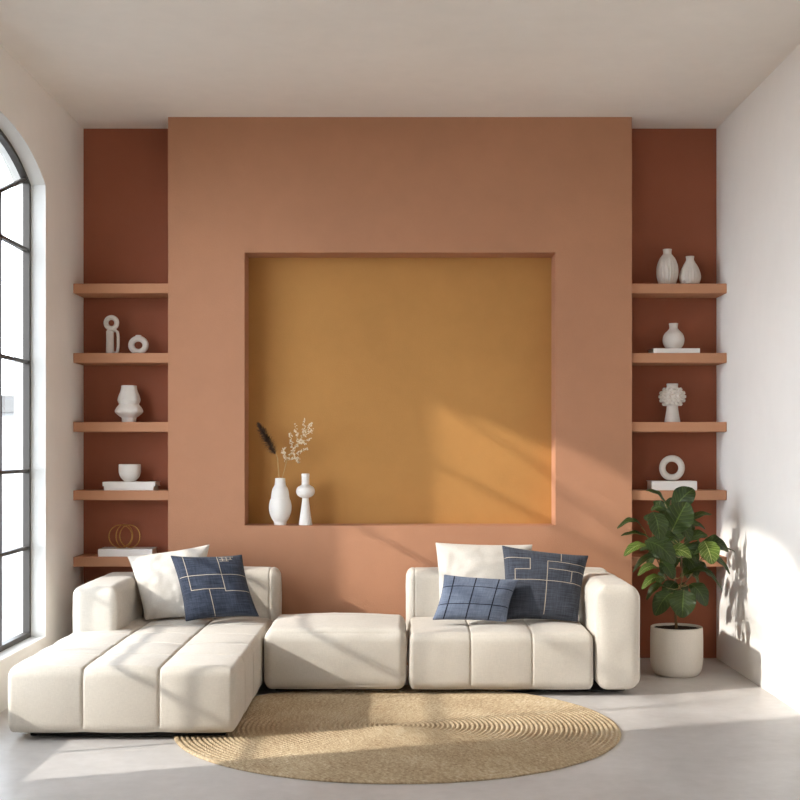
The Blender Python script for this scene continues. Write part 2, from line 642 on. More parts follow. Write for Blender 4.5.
def window(idx, ya, yb):
    w = bpy.data.objects.new('window_%d' % idx, None)
    COL.objects.link(w)
    w.location = (-XW - .09, (ya + yb) / 2, Z_SILL)
    tag(w, kind='structure')
    xo, d = -XW - .08, 0.035
    O, I = arch_loop(ya, yb, 0.0), arch_loop(ya, yb, 0.027)
    bm = bmesh.new()
    n = len(O)
    for i in range(n):
        j = (i + 1) % n
        vs = []
        for x in (xo, xo - d):
            for c in (O[i], O[j], I[j], I[i]):
                vs.append(bm.verts.new((x, c[0], c[1])))
        for f in ((0, 1, 2, 3), (7, 6, 5, 4), (0, 4, 5, 1), (2, 6, 7, 3)):
            bm.faces.new([vs[k] for k in f])
    bmesh.ops.recalc_face_normals(bm, faces=bm.faces)
    obj('window_frame', bm, M['metal'], w, False)
    c, a = (ya + yb) / 2, (yb - ya) / 2
    zt = 2.336
    cols = [yb - .495, c, ya + .495]
    slope = 0.344

    def arch_z(y):
        return Z_SPR + RISE * (1 - min(1, abs(y - c) / a) ** 3.4) - .02
    mb = bmesh.new()
    xm, dm, wm = xo - .005, .024, .018
    for z in (zt, 1.734, 1.147, 0.732):
        bar(mb, (ya + .02, z), (yb - .02, z), wm, xm, dm)
    for y in cols:
        top = zt + abs(y - c) * slope if abs(y - c) > .1 else arch_z(c)
        bar(mb, (y, Z_SILL + .02), (y, top), wm, xm - .001, dm - .002)
    for s in (-1, 1):
        bar(mb, (c, zt), (c + s * (a - .03), zt + (a - .03) * slope), wm, xm - .002, dm - .004)
        bar(mb, (c, zt), (c + s * .52, arch_z(c + s * .52)), wm, xm - .003, dm - .006)
    bmesh.ops.recalc_face_normals(mb, faces=mb.faces)
    obj('muntin', mb, M['metal'], w, False)
    g = bmesh.new()
    vs = [g.verts.new((xo - .03, p[0], p[1])) for p in arch_loop(ya, yb, .015)]
    g.faces.new(vs)
    obj('window_pane', g, M['glass'], w, False)
    return w


for i, wv in enumerate(WINS):
    window(i + 1, *wv)

# projecting terracotta wall with the square niche
NX, NZ0, NZ1, NY = 0.910, 0.818, 2.4155, 7.735
hole = [(-NX, NZ0), (NX, NZ0), (NX, NZ1), (-NX, NZ1)]
fw = wall_with_holes([(-XF, 0), (XF, 0), (XF, ZC), (-XF, ZC)], [hole], lambda p, d: Vector((p[0], YF + d, p[1])), YB - YF - .001)
wf = tag(obj('wall_center', fw, [M['terracotta'], M['terracotta']], None, False), kind='structure')
nb = newbox(-NX - .02, NX + .02, NY, NY + .05, NZ0 - .02, NZ1 + .02)
obj('niche_back', nb, M['mustard'], wf, False)

# floating shelves
SZ = [2.2367, 1.829, 1.424, 1.0224, 0.6323]
ORD = ['top', 'second from top', 'middle', 'fourth from top', 'lowest']
for side in (-1, 1):
    for i, z in enumerate(SZ):
        x0, x1 = (-XW + .001, -XF - .001) if side < 0 else (XF + .001, XW - .001)
        o = obj('floating_shelf', newbox(x0, x1, 7.55, YB - .001, z - .057, z, 0.002, 1), M['shelf'], None, False,
                Vector(((x0 + x1) / 2, 7.67, z - .057)))
        tag(o, '%s terracotta shelf in the %s' % (ORD[i], 'left alcove by the window' if side < 0 else 'right alcove by the white wall'), 'shelf', 'terracotta shelves in the alcoves')


# ------------------------------------------------------------------ ornaments
def place_lathe(name, cx, Y, zb, rows, base_y, label, cat, mat='ceramic', mod=None, wall=.006, depth=.04, smooth=6, group=None, n=64):
    o = obj(name, lathe(pxprof(rows, Y, base_y, smooth), n, mod, wall, depth), M[mat])
    o.location = ((cx - HX) * Y / F, Y, zb)
    return tag(o, label, cat, group)


YS = 7.665
# niche
place_lathe('vase', 280.2, 7.592, NZ0, [(525, 6.1), (521.8, 6.4), (518, 8.8), (512, 10.9), (506, 11.3), (501, 10.4), (498.6, 9.4), (495.5, 9.0), (491, 8.3), (488, 7.3), (485, 5.6), (478.5, 5.0)],
            525, 'tall white gourd shaped vase in the niche holding dried stems', 'vase', depth=.09)
place_lathe('vase', 305.5, 7.592, NZ0, [(525, 6.7), (524, 6.6), (515, 5.4), (506, 4.1), (498, 3.3), (497.4, 5.0), (495, 8.2), (491, 9.4), (487.4, 8.0), (485.6, 5.2), (484.5, 3.9), (479, 3.8), (474, 4.1)],
            525, 'slim white vase with a bulging collar standing empty in the niche', 'vase', depth=.03, smooth=5)


def fluted(nf, amp):
    return lambda a, z: 1 + amp * (abs(math.cos(a * nf / 2)) - .6)


# right shelves
place_lathe('vase', 667.3, YS, SZ[0], [(283.4, 7.2), (281, 8.4), (275, 10.2), (269, 10.7), (263, 10.1), (257, 8.0), (253.5, 5.6), (251.5, 4.2), (249, 4.1), (247, 4.5)],
            283.4, 'taller fluted white vase on the top right shelf', 'vase', 'ceramic_rough', fluted(22, .05), n=132)
place_lathe('vase', 690, YS, SZ[0], [(283.4, 7.4), (281.5, 8.8), (277, 10.3), (273.5, 10.5), (269, 9.5), (264, 7.4), (260, 5.0), (258, 4.0), (256, 3.8), (254, 4.2)],
            283.4, 'shorter pear shaped white vase on the top right shelf', 'vase', 'ceramic_rough', fluted(22, .05), n=132)
K = YS / F


def book(x0, x1, y0px, y1px, zb, label, depth=.17, Yc=7.66, z0=None, group=None):
    """white hardback lying flat, its spine to the room"""
    k = (Yc - depth / 2) / F
    xa, xb = (x0 - HX) * k, (x1 - HX) * k
    h = (y1px - y0px) * k
    loc = Vector(((xa + xb) / 2, Yc, zb))
    t = thing('book', loc, label, 'book', group)
    bm = bmesh.new()
    ya, yb = Yc - depth / 2, Yc + depth / 2
    c = .0025
    box(bm, xa, xb, ya, yb, zb, zb + c)
    box(bm, xa, xb, ya, yb, zb + h - c, zb + h)
    box(bm, xa, xb, ya, ya + c, zb + c, zb + h - c)
    obj('cover', bm, M['cover'], t, False)
    obj('pages', newbox(xa + .004, xb - .004, ya + c, yb - .005, zb + c, zb + h - c), M['pages'], t, False)
    return zb + h


ztop = book(653.5, 700, 348, 353, SZ[1], 'thin white book lying flat on the right shelf under a round bud vase')
place_lathe('vase', 673.5, YS, ztop, [(347.3, 5.6), (346, 7.6), (342, 10.0), (337, 10.7), (332, 9.2), (328.5, 6.0), (326.5, 4.4), (324, 4.2), (321.5, 4.7)],
            347.3, 'round white bud vase standing on a thin book', 'vase', 'ceramic_rough')


def studded(name, cx, Y, zb, label):
    k = Y / F
    t = thing(name, ((cx - HX) * k, Y, zb), label, 'vase')
    prof = pxprof([(422.3, 7.9), (420, 7.6), (413, 6.4), (408, 5.7), (405, 6.0), (402, 9.0), (397, 11.2), (391, 9.8), (388, 6.6), (386.6, 5.6), (383.8, 5.8)], Y, 422.3)
    bm = lathe(prof, 48, None, .006, .04)
    b = obj('body', bm, M['ceramic_rough'])
    b.parent = t
    sb = bmesh.new()
    for ring, (zz, rr, cnt) in enumerate(((404, 8.5, 11), (400.5, 11.3, 14), (396.6, 12.2, 15), (392.8, 11.2, 14), (389.3, 8.3, 11))):
        for j in range(cnt):
            a = 2 * PI * (j + .5 * (ring % 2)) / cnt
            up = (396.6 - zz) / 12
            d = Vector((math.cos(a), math.sin(a), up)).normalized()
            p = Vector((math.cos(a) * rr * k, math.sin(a) * rr * k, (422.3 - zz) * k))
            r = bmesh.ops.create_cone(sb, segments=8, radius1=2.5 * k, radius2=1.2 * k, depth=3.0 * k, cap_ends=True)
            q = d.to_track_quat('Z', 'Y').to_matrix()
            for v in r['verts']:
                v.co = q @ v.co + p
    s = obj('studs', sb, M['ceramic_rough'], None, False)
    s.parent = t
    return t


studded('studded_vase', 672.3, YS, SZ[2], 'knobbly white vase on a flared foot on the middle right shelf')
ztop = book(652, 697, 481.3, 490.5, SZ[3], 'thick white book lying flat on the right shelf under a ring sculpture')
k = K
o = obj('ring_sculpture', torus(bmesh.new(), (0, 0, 12.8 * k), 9.6 * k, 3.3 * k), M['ceramic_rough'])
o.location = ((671.6 - HX) * k, YS - .01, ztop)
tag(o, 'upright white ceramic ring standing on the thick right hand book', 'sculpture')

# left shelves
def ring_column():
    k = YS / F
    zb = SZ[1]
    t = thing('ring_vase', ((111.4 - HX) * k, YS, zb), 'tall white ceramic sculpture with a ring top and side loop on the left shelf', 'sculpture')
    cx = lambda px: (px - 111.4) * k
    zz = lambda y: (353 - y) * k
    bm = lathe([(4.2 * k, 0), (4.0 * k, zz(351)), (3.7 * k, zz(340)), (3.8 * k, zz(330)), (3.0 * k, zz(328.5))], 40, None, solid=True)
    bmesh.ops.translate(bm, verts=bm.verts, vec=(cx(110), 0, 0))
    b = obj('body', bm, M['ceramic_rough']); b.parent = t
    b = obj('ring', torus(bmesh.new(), (0, 0, zz(321.5)), 5.4 * k, 2.5 * k), M['ceramic_rough']); b.parent = t
    hb = bmesh.new()
    P = [(112.5, 330.5), (115.5, 329.2), (117.6, 331.5), (118.2, 336), (118.2, 345), (117.6, 350), (116, 352), (113, 351.6)]
    tube(hb, [Vector((cx(a), 0, zz(b_) + .002)) for a, b_ in P], 1.55 * k, 12)
    b = obj('handle', hb, M['ceramic_rough']); b.parent = t


ring_column()


def donut_vase():
    k = YS / F
    zb = SZ[1]
    t = thing('donut_vase', ((138.4 - HX) * k, YS, zb), 'small round white vase with a hole through its middle on the left shelf', 'vase')
    b = obj('body', torus(bmesh.new(), (0, 0, 9.2 * k), 6.6 * k, 2.95 * k, sx=1.08), M['ceramic_rough']); b.parent = t
    nk = lathe([(3.2 * k, 14.6 * k), (2.6 * k, 16.2 * k), (2.6 * k, 18 * k), (2.9 * k, 19 * k)], 32, None, .004, .02)
    b = obj('neck', nk, M['ceramic_rough']); b.parent = t


donut_vase()


def petal(a, z):
    return 1 + .05 * (abs(math.cos(a * 4)) - .6)


place_lathe('vase', 129, YS, SZ[2], [(421.8, 6.7), (420, 6.9), (417, 7.4), (415.6, 9.5), (411.5, 13.7), (407.5, 12.6), (404, 10.0), (402.6, 10.2), (399.5, 11.2), (395, 10.2), (391, 8.6), (387.5, 7.8), (385.2, 7.6)],
            421.8, 'white lobed vase of two stacked bulges on the middle left shelf', 'vase', 'ceramic', petal, n=128)
zt1 = book(104, 153.5, 486.4, 490.5, SZ[3], 'lower white book of the pair under the bowl on the left shelf', group='two white books under the bowl')
zt2 = book(102.5, 155, 482, 486.3, zt1, 'upper white book of the pair under the bowl on the left shelf', group='two white books under the bowl')
place_lathe('bowl', 129.8, YS, zt2, [(481.5, 5.2), (480.6, 6.0), (477, 9.2), (473, 10.7), (469, 11.0), (464.4, 10.9)],
            481.5, 'small deep white bowl standing on two books on the left shelf', 'bowl', depth=.06)
zt = book(98, 152, 550, 557.5, SZ[4], 'white book on the lowest left shelf under the gold rings')
gt = thing('ring_ornament', ((125 - HX) * k, YS, zt), 'open gold wire ornament of three linked rings on the lowest left shelf', 'ornament')
for dx, rot, R in ((-4.6, .35, 11.3), (-.6, 1.0, 11.6), (4.8, -.30, 11.3)):
    b = obj('ring', torus(bmesh.new(), (dx * k, 0, (R + .5) * k), R * k, .55 * k, rot, 64, 8), M['gold'])
    b.parent = gt


# dried stems in the niche vase
def plume():
    Y = 7.592
    base, mid, tip = W(279.5, 482, Y), W(277.5, 458, Y), W(259, 425, Y - .02)
    t = thing('dried_plume', base, 'dark brown dried grass plume in the niche vase', 'dried flower')
    bm = bmesh.new()
    pts = [base.lerp(mid, i / 4) for i in range(5)] + [mid.lerp(tip, i / 6) + Vector((.006 * math.sin(PI * i / 6), 0, .012 * math.sin(PI * i / 6))) for i in range(1, 7)]
    tube(bm, pts, [.0026] * 5 + [.0020] * 6, 6)
    obj('stem', bm, M['straw'], t)
    fb = bmesh.new()
    rnd = random.Random(3)
    ax = (tip - mid).normalized()
    for i in range(620):
        s = rnd.random() ** .9
        p = pts[4].lerp(tip, .12 + .88 * s)
        a = rnd.uniform(0, 2 * PI)
        spread = .034 * math.sin(PI * min(1, .18 + s * .8)) ** .7 + .004
        side = Vector((math.cos(a), math.sin(a), .35 * math.sin(a * 2)))
        side = (side - ax * side.dot(ax)).normalized()
        q = p + side * spread * rnd.uniform(.5, 1.25) + ax * rnd.uniform(.012, .026)
        w = (side.cross(ax).normalized() + Vector((.5, .3, .5)) * rnd.uniform(-1, 1)).normalized() * .0030
        vs = [fb.verts.new(c) for c in (p + w, p - w, q - w * .3, q + w * .3)]
        fb.faces.new(vs)
    obj('seed_head', fb, M['plume'], t)


def branch():
    Y = 7.592
    rnd = random.Random(11)
    base, mid, tip = W(281, 482, Y), W(287, 460, Y), W(311, 424, Y - .03)
    t = thing('dried_branch', base, 'pale dried branch of tiny cream seed heads in the niche vase', 'dried flower')
    bm = bmesh.new()
    main = [base.lerp(mid, i / 4) for i in range(5)] + [mid.lerp(tip, i / 6) + Vector((0, 0, .008 * math.sin(PI * i / 6))) for i in range(1, 7)]
    tube(bm, main, .0024, 6)
    ends = []
    twigs = [(285, 463, 284, 447), (288, 459, 300, 458), (290, 456, 306, 449), (293, 451, 290, 434), (296, 446, 311, 438), (298, 443, 295, 425), (302, 438, 312, 430), (304, 434, 304, 420), (288, 459, 282, 452), (292, 453, 299, 463), (299, 441, 306, 444)]
    segs = [(main[4], main[-1])]
    for (a, b_, c, d) in twigs:
        p, q = W(a, b_, Y - .012), W(c, d, Y + rnd.uniform(-.05, .03))
        tube(bm, [p, p.lerp(q, .5) + Vector((0, 0, .003)), q], .0012, 5)
        segs.append((p, q))
    obj('stem', bm, M['straw'], t)
    sb = bmesh.new()
    for (p, q) in segs:
        L = (q - p).length
        for i in range(int(L / .0036) + 4):
            c = p.lerp(q, rnd.uniform(.1, 1.05)) + Vector((rnd.gauss(0, .0045), rnd.gauss(0, .006), rnd.gauss(0, .0045)))
            r = bmesh.ops.create_icosphere(sb, subdivisions=1, radius=rnd.uniform(.0022, .0046))
            rot = Matrix.Rotation(rnd.uniform(0, PI), 3, 'Y')
            for v in r['verts']:
                v.co = rot @ Vector((v.co.x * .7, v.co.y * .7, v.co.z * 1.7)) + c
    obj('seed_head', sb, M['seed'], t)


plume()
branch()

# ------------------------------------------------------------------ rug
RC, RR, RT = Vector((-.012, 5.85, 0)), 1.0, .012


def rug():
    bm = bmesh.new()
    rows, n = 45, 240
    prof = []
    step = RR / rows
    for i in range(rows):
        for j in range(4):
            t = j / 4
            prof.append((step * (i + t) + .0005, RT - .008 + .008 * math.sqrt(max(0, 1 - (2 * t - 1) ** 2))))
    prof += [(RR, RT - .004), (RR + .003, RT - .009), (RR + .001, .0005)]
    rings = []
    for r, z in prof:
        rings.append([bm.verts.new((r * math.cos(2 * PI * k / n), r * math.sin(2 * PI * k / n), z)) for k in range(n)])
    for r0, r1 in zip(rings, rings[1:]):
        for k in range(n):
            bm.faces.new((r0[k], r1[k], r1[(k + 1) % n], r0[(k + 1) % n]))
    bm.faces.new(rings[0])
    bm.faces.new(rings[-1][::-1])
    bmesh.ops.recalc_face_normals(bm, faces=bm.faces)
    o = obj('round_rug', bm, M['rug'])
    o.location = RC
    tag(o, 'round braided jute rug on the floor in front of the sofa', 'rug')


rug()

# ------------------------------------------------------------------ sofa modules
ZB = .033      # underside of the upholstery
ZP = RT        # the plinths stand on the rug


def plinth(t, x0, x1, y0, y1):
    obj('plinth', newbox(x0, x1, y0, y1, ZP, ZB + .02, .004, 1), M['black'], t, False)


# chaise module (left)
cx0, cx1, cy0, cy1 = -1.705, -.712, 5.57, 7.40
t = thing('chaise_module', ((cx0 + cx1) / 2, (cy0 + cy1) / 2, ZP), 'long cream chaise end of the sofa with left arm beside the window', 'sofa')
w3 = (cx1 - cx0) / 3
rows = [cy0 + .33 * i for i in range(1, 5)]
obj('seat', soft_box(cx0, cx1, cy0, 7.235, ZB, .314, (.028, .034, .045), sx=[cx0 + w3, cx0 + 2 * w3], sy=rows, groove=.009, bulge=.015, dome=.007, face=.006, wr=.002, seed=1, wgr=.0045), M['cream'], t)
obj('armrest', soft_box(-1.69, -1.458, 6.62, 7.44, .27, .556, (.045, .030, .050), sy=[6.655], groove=.004, dome=.006, face=.006, wr=.003, seed=2, wgr=.004), M['cream'], t)
obj('backrest', soft_box(-1.452, -.682, 7.235, 7.45, ZB, .588, (.045, .06, .05), sx=[-.735], groove=.004, dome=.004, face=.010, seed=3, wgr=.004), M['cream'], t)
plinth(t, cx0 + .09, cx1 - .05, cy0 + .05, 7.38)

# ottoman (middle)
ox0, ox1 = -.698, .032
t = thing('ottoman_module', ((ox0 + ox1) / 2, 6.89, ZP), 'backless cream ottoman between the chaise and the right sofa seat', 'ottoman')
obj('seat', soft_box(ox0, ox1, 6.57, 7.215, ZB, .340, (.045, .035, .06), sy=[6.95], groove=.003, dome=.034, face=.010, wr=.004, seed=4), M['cream'], t)
plinth(t, ox0 + .05, ox1 - .05, 6.68, 7.17)

# right module
rx0, rx1 = .048, .990
t = thing('sofa_module', ((rx0 + 1.226) / 2, 6.98, ZP), 'cream sofa seat with low back and right arm beside the potted fig', 'sofa')
w3 = (rx1 - rx0) / 3
obj('seat', soft_box(rx0, rx1, 6.57, 7.235, ZB, .319, (.024, .036, .05), sx=[rx0 + w3, rx0 + 2 * w3], groove=.006, bulge=.010, dome=.014, face=.007, wr=.0025, seed=5, wgr=.0045), M['cream'], t)
obj('armrest', soft_box(1.000, 1.230, 6.57, 7.30, ZB, .568, (.065, .024, .075), sy=[6.60], groove=.004, dome=.006, face=.006, wr=.003, seed=6, wgr=.004), M['cream'], t)
obj('backrest', soft_box(.036, 1.19, 7.235, 7.45, ZB, .586, (.04, .06, .05), sx=[.085], groove=.003, dome=.004, face=.010, seed=7, wgr=.004), M['cream'], t)
plinth(t, rx0 + .05, 1.17, 6.68, 7.38)


# ------------------------------------------------------------------ cushions
def cushion(name, corners, T, mat, label, pinch=.06, seed=0.0, group=None, n=44, wr=.006, pw=.42):
    A, B, C, D = corners        # top left, top right, bottom right, bottom left
    cen = (A + B + C + D) / 4
    nrm = (B - A + C - D).cross(A - D + B - C).normalized()
    if nrm.y > 0:
        nrm = -nrm
    bm = bmesh.new()
    uvl = bm.loops.layers.uv.new('UVMap')
    grids = []
    for side in (1, -1):
        g = []
        for j in range(n + 1):
            row = []
            for i in range(n + 1):
                # cosine spacing packs rows at the seams
                u = -math.cos(PI * i / n)
                v = -math.cos(PI * j / n)
                uu = u * (1 - pinch * (1 - v * v) * u * u)
                vv = v * (1 - pinch * (1 - u * u) * v * v)
                s, q = (uu + 1) / 2, (vv + 1) / 2
                p = (D * (1 - s) + C * s) * (1 - q) + (A * (1 - s) + B * s) * q
                th = T / 2 * (max(0, (1 - u * u) * (1 - v * v))) ** pw
                edge = (1 - u * u) * (1 - v * v)
                wrk = wr * (noise.noise(Vector((u * 2.2 + seed, v * 2.2, side * 3))) + .6 * noise.noise(Vector((u * 5 + seed, v * 5, side)))) * min(1, edge * 3)
                # gathers running in from the corners
                wrk += .004 * math.sin((u - v) * 9 + seed) * (abs(u * v) ** 2) * min(1, edge * 8)
                row.append(((i in (0, n)) or (j in (0, n)), p + nrm * side * (th + wrk), (u + 1) / 2, (v + 1) / 2))
            g.append(row)
        grids.append(g)
    V = [[[None] * (n + 1) for _ in range(n + 1)] for _ in range(2)]
    for sidx in (0, 1):
        for j in range(n + 1):
            for i in range(n + 1):
                e, p, _, _ = grids[sidx][j][i]
                V[sidx][j][i] = V[0][j][i] if (sidx == 1 and e) else bm.verts.new(p)
    for sidx in (0, 1):
        for j in range(n):
            for i in range(n):
                ids = [(j, i), (j, i + 1), (j + 1, i + 1), (j + 1, i)]
                if sidx == 1:
                    ids.reverse()
                f = bm.faces.new([V[sidx][a][b] for a, b in ids])
                for lp, (a, b) in zip(f.loops, ids):
                    lp[uvl].uv = (grids[sidx][a][b][2], grids[sidx][a][b][3])
    bmesh.ops.recalc_face_normals(bm, faces=bm.faces)
    base = Vector((cen.x, cen.y, min(C.z, D.z)))
    o = obj(name, bm, M[mat], None, True, base)
    # stitched edge
    pb = bmesh.new()
    loop = []
    for i in range(n):
        loop.append(grids[0][0][i][1])
    for j in range(n):
        loop.append(grids[0][j][n][1])
    for i in range(n, 0, -1):
        loop.append(grids[0][n][i][1])
    for j in range(n, 0, -1):
        loop.append(grids[0][j][0][1])
    tube(pb, loop + [loop[0]], .0028, 6, False)
    pb2 = obj('piping', pb, M[mat], o)
    tag(o, label, 'cushion', group)
    return o


cushion('throw_pillow', [W(128, 556.5, 7.16), W(209, 545, 7.22), W(199, 617.5, 7.05), W(146, 619.5, 7.03)], .15, 'cream_pillow',
        'plain ivory cushion leaning by the left arm behind a blue cushion', .05, 1.3, wr=.013)
cushion('throw_pillow', [W(171, 556, 7.03), W(241.5, 555, 7.08), W(258.5, 616, 6.95), W(186, 621, 6.89)], .165, 'denim_left',
        'square indigo cushion with pale seams on the chaise', .075, 4.1)
cushion('throw_pillow', [W(436, 543, 7.20), W(532, 545, 7.22), W(528, 616, 7.07), W(439, 616, 7.07)], .14, 'cream_pillow',
        'plain ivory cushion behind two blue ones on the right seat', .04, 7.7, wr=.010)
cushion('throw_pillow', [W(502.5, 546, 7.07), W(588, 556, 7.09), W(578, 621.5, 6.89), W(504, 619.5, 6.89)], .15, 'denim_right',
        'square slate blue cushion with pale seams beside the right arm', .06, 9.2)
cushion('lumbar_pillow', [W(444.5, 575, 6.88), W(518, 580, 6.88), W(506, 621.5, 6.77), W(433, 619.5, 6.77)], .12, 'denim_check',
        'small oblong blue cushion with dark check lines on the right seat', .06, 2.6)


# ------------------------------------------------------------------ potted fig
def fig():
    YP = 7.22
    k = YP / F
    c = Vector(((676.6 - HX) * k, YP, 0))
    t = thing('potted_fig', c, 'leafy fiddle leaf fig in a rounded stone white pot by the right wall', 'plant')
    hp = .268
    R = 26 * k
    prof = catmull([(R * .70, 0), (R * .80, .003), (R * .93, .028), (R * .99, .075), (R, .12), (R, .20), (R * .985, hp)], 5)
    b = obj('pot', lathe([(p.x, p.y) for p in prof], 72, None, .010, .05), M['pot'])
    b.parent = t
    sb = bmesh.new()
    n = 40
    ringv = []
    for r in (.0, .3, .6, .85, 1.0):
        ringv.append([sb.verts.new(((R - .012) * max(r, .01) * math.cos(2 * PI * i / n), (R - .012) * max(r, .01) * math.sin(2 * PI * i / n),
                                    hp - .010 + .006 * noise.noise(Vector((r * 4, i * .5, 0))))) for i in range(n)])
    for r0, r1 in zip(ringv, ringv[1:]):
        for i in range(n):
            sb.faces.new((r0[i], r1[i], r1[(i + 1) % n], r0[(i + 1) % n]))
    sb.faces.new(ringv[0])
    bmesh.ops.recalc_face_normals(sb, faces=sb.faces)
    b = obj('soil', sb, M['soil'])
    b.parent = t
    # stems
    root = Vector((c.x, YP, hp - .035))
    stems = []

    def stem(pts, r0, r1):
        P = [p if isinstance(p, Vector) else W(*p) for p in pts]
        dense = []
        for i in range(len(P) - 1):
            p0, p1, p2, p3 = P[max(i - 1, 0)], P[i], P[i + 1], P[min(i + 2, len(P) - 1)]
            for q in range(6):
                s = q / 6
                dense.append(0.5 * ((2 * p1) + (p2 - p0) * s + (2 * p0 - 5 * p1 + 4 * p2 - p3) * s * s + (3 * p1 - p0 - 3 * p2 + p3) * s ** 3))
        dense.append(P[-1])
        stems.append((dense, [r0 + (r1 - r0) * i / (len(dense) - 1) for i in range(len(dense))]))
    stem([root, (675.5, 610, 7.22), (676, 590, 7.22), (674, 565, 7.22), (671, 540, 7.22), (670, 512, 7.21), (671, 500, 7.21)], .0085, .004)
    stem([(676, 592, 7.22), (668, 580, 7.18), (660, 566, 7.14), (652, 548, 7.12)], .0055, .003)
    stem([(676, 592, 7.22), (686, 582, 7.24), (695, 570, 7.24), (704, 555, 7.22), (716, 548, 7.2)], .0055, .003)
    stem([(675, 598, 7.22), (680, 588, 7.12), (682, 570, 7.06), (680, 545, 7.05)], .005, .003)
    stem([(674, 570, 7.22), (682, 550, 7.3), (690, 530, 7.34), (696, 520, 7.36)], .0045, .0025)
    tb = bmesh.new()
    for P, r in stems:
        tube(tb, P, r, 8)
    ob = obj('trunk', tb, M['trunk'], t)
    allpts = [p for P, _ in stems for p in P[4:]]
    # (base x, base y, tip x, tip y, width px, facing 0 up .. 1 viewer, arch px, depth base, depth tip, painted as sunlit)
    L = [
        (667, 508, 648, 489, 9, .35, 4, 7.22, 7.20, 0),
        (674, 510, 693, 489, 19, .8, 3, 7.20, 7.16, 0),
        (671, 533, 687, 503, 25, .95, 2, 7.08, 7.00, 0),
        (668, 512, 651, 508, 13, .6, 3, 7.26, 7.3, 0),
        (653, 512, 661, 539, 19, .9, 3, 7.02, 6.95, 0),
        (662, 529, 645, 516, 14, .7, 2, 7.07, 7.06, 0),
        (645, 531, 618, 526, 9, .35, 7, 7.13, 7.10, 0),
        (652, 540, 622, 533, 9, .25, 3, 7.12, 7.10, 0),
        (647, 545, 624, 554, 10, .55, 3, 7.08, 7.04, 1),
        (645, 541, 676, 562, 19, .85, 5, 6.98, 6.94, 0),
        (680, 540, 656, 542, 14, .5, 4, 7.00, 6.98, 0),
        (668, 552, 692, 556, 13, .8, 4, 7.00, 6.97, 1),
        (683, 528, 711, 512, 9, .4, 4, 7.28, 7.30, 0),
        (680, 531, 705, 527, 10, .45, 5, 7.24, 7.22, 0),
        (684, 543, 707, 534, 12, .6, 3, 7.22, 7.2, 0),
        (681, 545, 699, 562, 15, .7, 3, 7.16, 7.13, 0),
        (700, 547, 729, 549, 15, .75, 5, 7.20, 7.20, 0),
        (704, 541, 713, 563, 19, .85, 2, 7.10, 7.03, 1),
        (702, 560, 731, 572, 9, .4, 6, 7.16, 7.12, 0),
        (665, 566, 633, 569, 10, .3, 9, 7.12, 7.08, 0),
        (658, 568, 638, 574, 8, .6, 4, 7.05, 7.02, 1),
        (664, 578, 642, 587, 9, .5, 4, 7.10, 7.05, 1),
        (668, 588, 646, 598, 9, .35, 6, 7.12, 7.08, 0),
        (672, 593, 655, 614, 17, .8, 4, 7.06, 7.0, 0),
        (684, 590, 682, 617, 23, .97, 3, 7.00, 6.94, 0),
        (690, 584, 707, 605, 15, .8, 4, 7.12, 7.06, 0),
        (684, 574, 724, 588, 9, .35, 9, 7.14, 7.10, 0),
        (680, 577, 702, 569, 11, .5, 3, 7.18, 7.18, 0),
        (662, 562, 674, 578, 12, .75, 2, 7.05, 7.0, 0),
        (676, 523, 692, 540, 15, .7, 3, 7.13, 7.1, 0),
        (669, 520, 655, 500, 12, .7, 2, 7.28, 7.32, 0),
        (676, 520, 690, 507, 13, .7, 2, 7.28, 7.32, 0),
        (690, 566, 712, 576, 12, .6, 4, 7.3, 7.34, 0),
        (660, 552, 646, 566, 12, .6, 3, 7.24, 7.28, 0),
        (680, 560, 690, 578, 12, .7, 3, 7.26, 7.3, 0),
        (664, 545, 650, 552, 12, .6, 3, 7.2, 7.22, 0),
        (672, 545, 684, 520, 16, .7, 2, 7.18, 7.22, 0),
        (700, 552, 718, 541, 12, .6, 2, 7.26, 7.3, 0),
        (706, 546, 736, 549, 5, .4, 1, 7.26, 7.3, 0),
        (668, 530, 648, 522, 13, .7, 3, 7.22, 7.24, 0),
        (678, 534, 694, 524, 14, .7, 2, 7.24, 7.28, 0),
        (672, 515, 676, 497, 15, .85, 2, 7.26, 7.30, 0),
        (664, 556, 640, 548, 12, .5, 4, 7.22, 7.26, 0),
        (676, 556, 662, 572, 16, .8, 3, 7.10, 7.04, 0),
        (684, 556, 699, 575, 14, .75, 3, 7.20, 7.18, 0),
        (670, 540, 655, 556, 17, .85, 3, 7.06, 7.00, 0),
        (680, 548, 668, 568, 15, .8, 3, 7.16, 7.10, 0),
        (690, 556, 712, 550, 13, .55, 4, 7.16, 7.14, 0),
        (676, 582, 664, 598, 13, .75, 3, 7.18, 7.14, 0),
        (672, 552, 656, 560, 13, .6, 3, 7.36, 7.44, 0),
        (676, 560, 694, 566, 13, .6, 3, 7.38, 7.46, 0),
        (674, 535, 662, 526, 13, .6, 3, 7.36, 7.44, 0),
        (678, 530, 700, 540, 13, .5, 4, 7.36, 7.45, 0),
        (682, 566, 702, 586, 12, .6, 4, 7.36, 7.42, 0),
        (668, 574, 656, 588, 12, .6, 3, 7.34, 7.40, 0),
        (678, 585, 690, 600, 12, .6, 3, 7.34, 7.40, 0),
        (690, 545, 712, 556, 12, .5, 3, 7.38, 7.46, 0),
    ]
    rnd = random.Random(5)
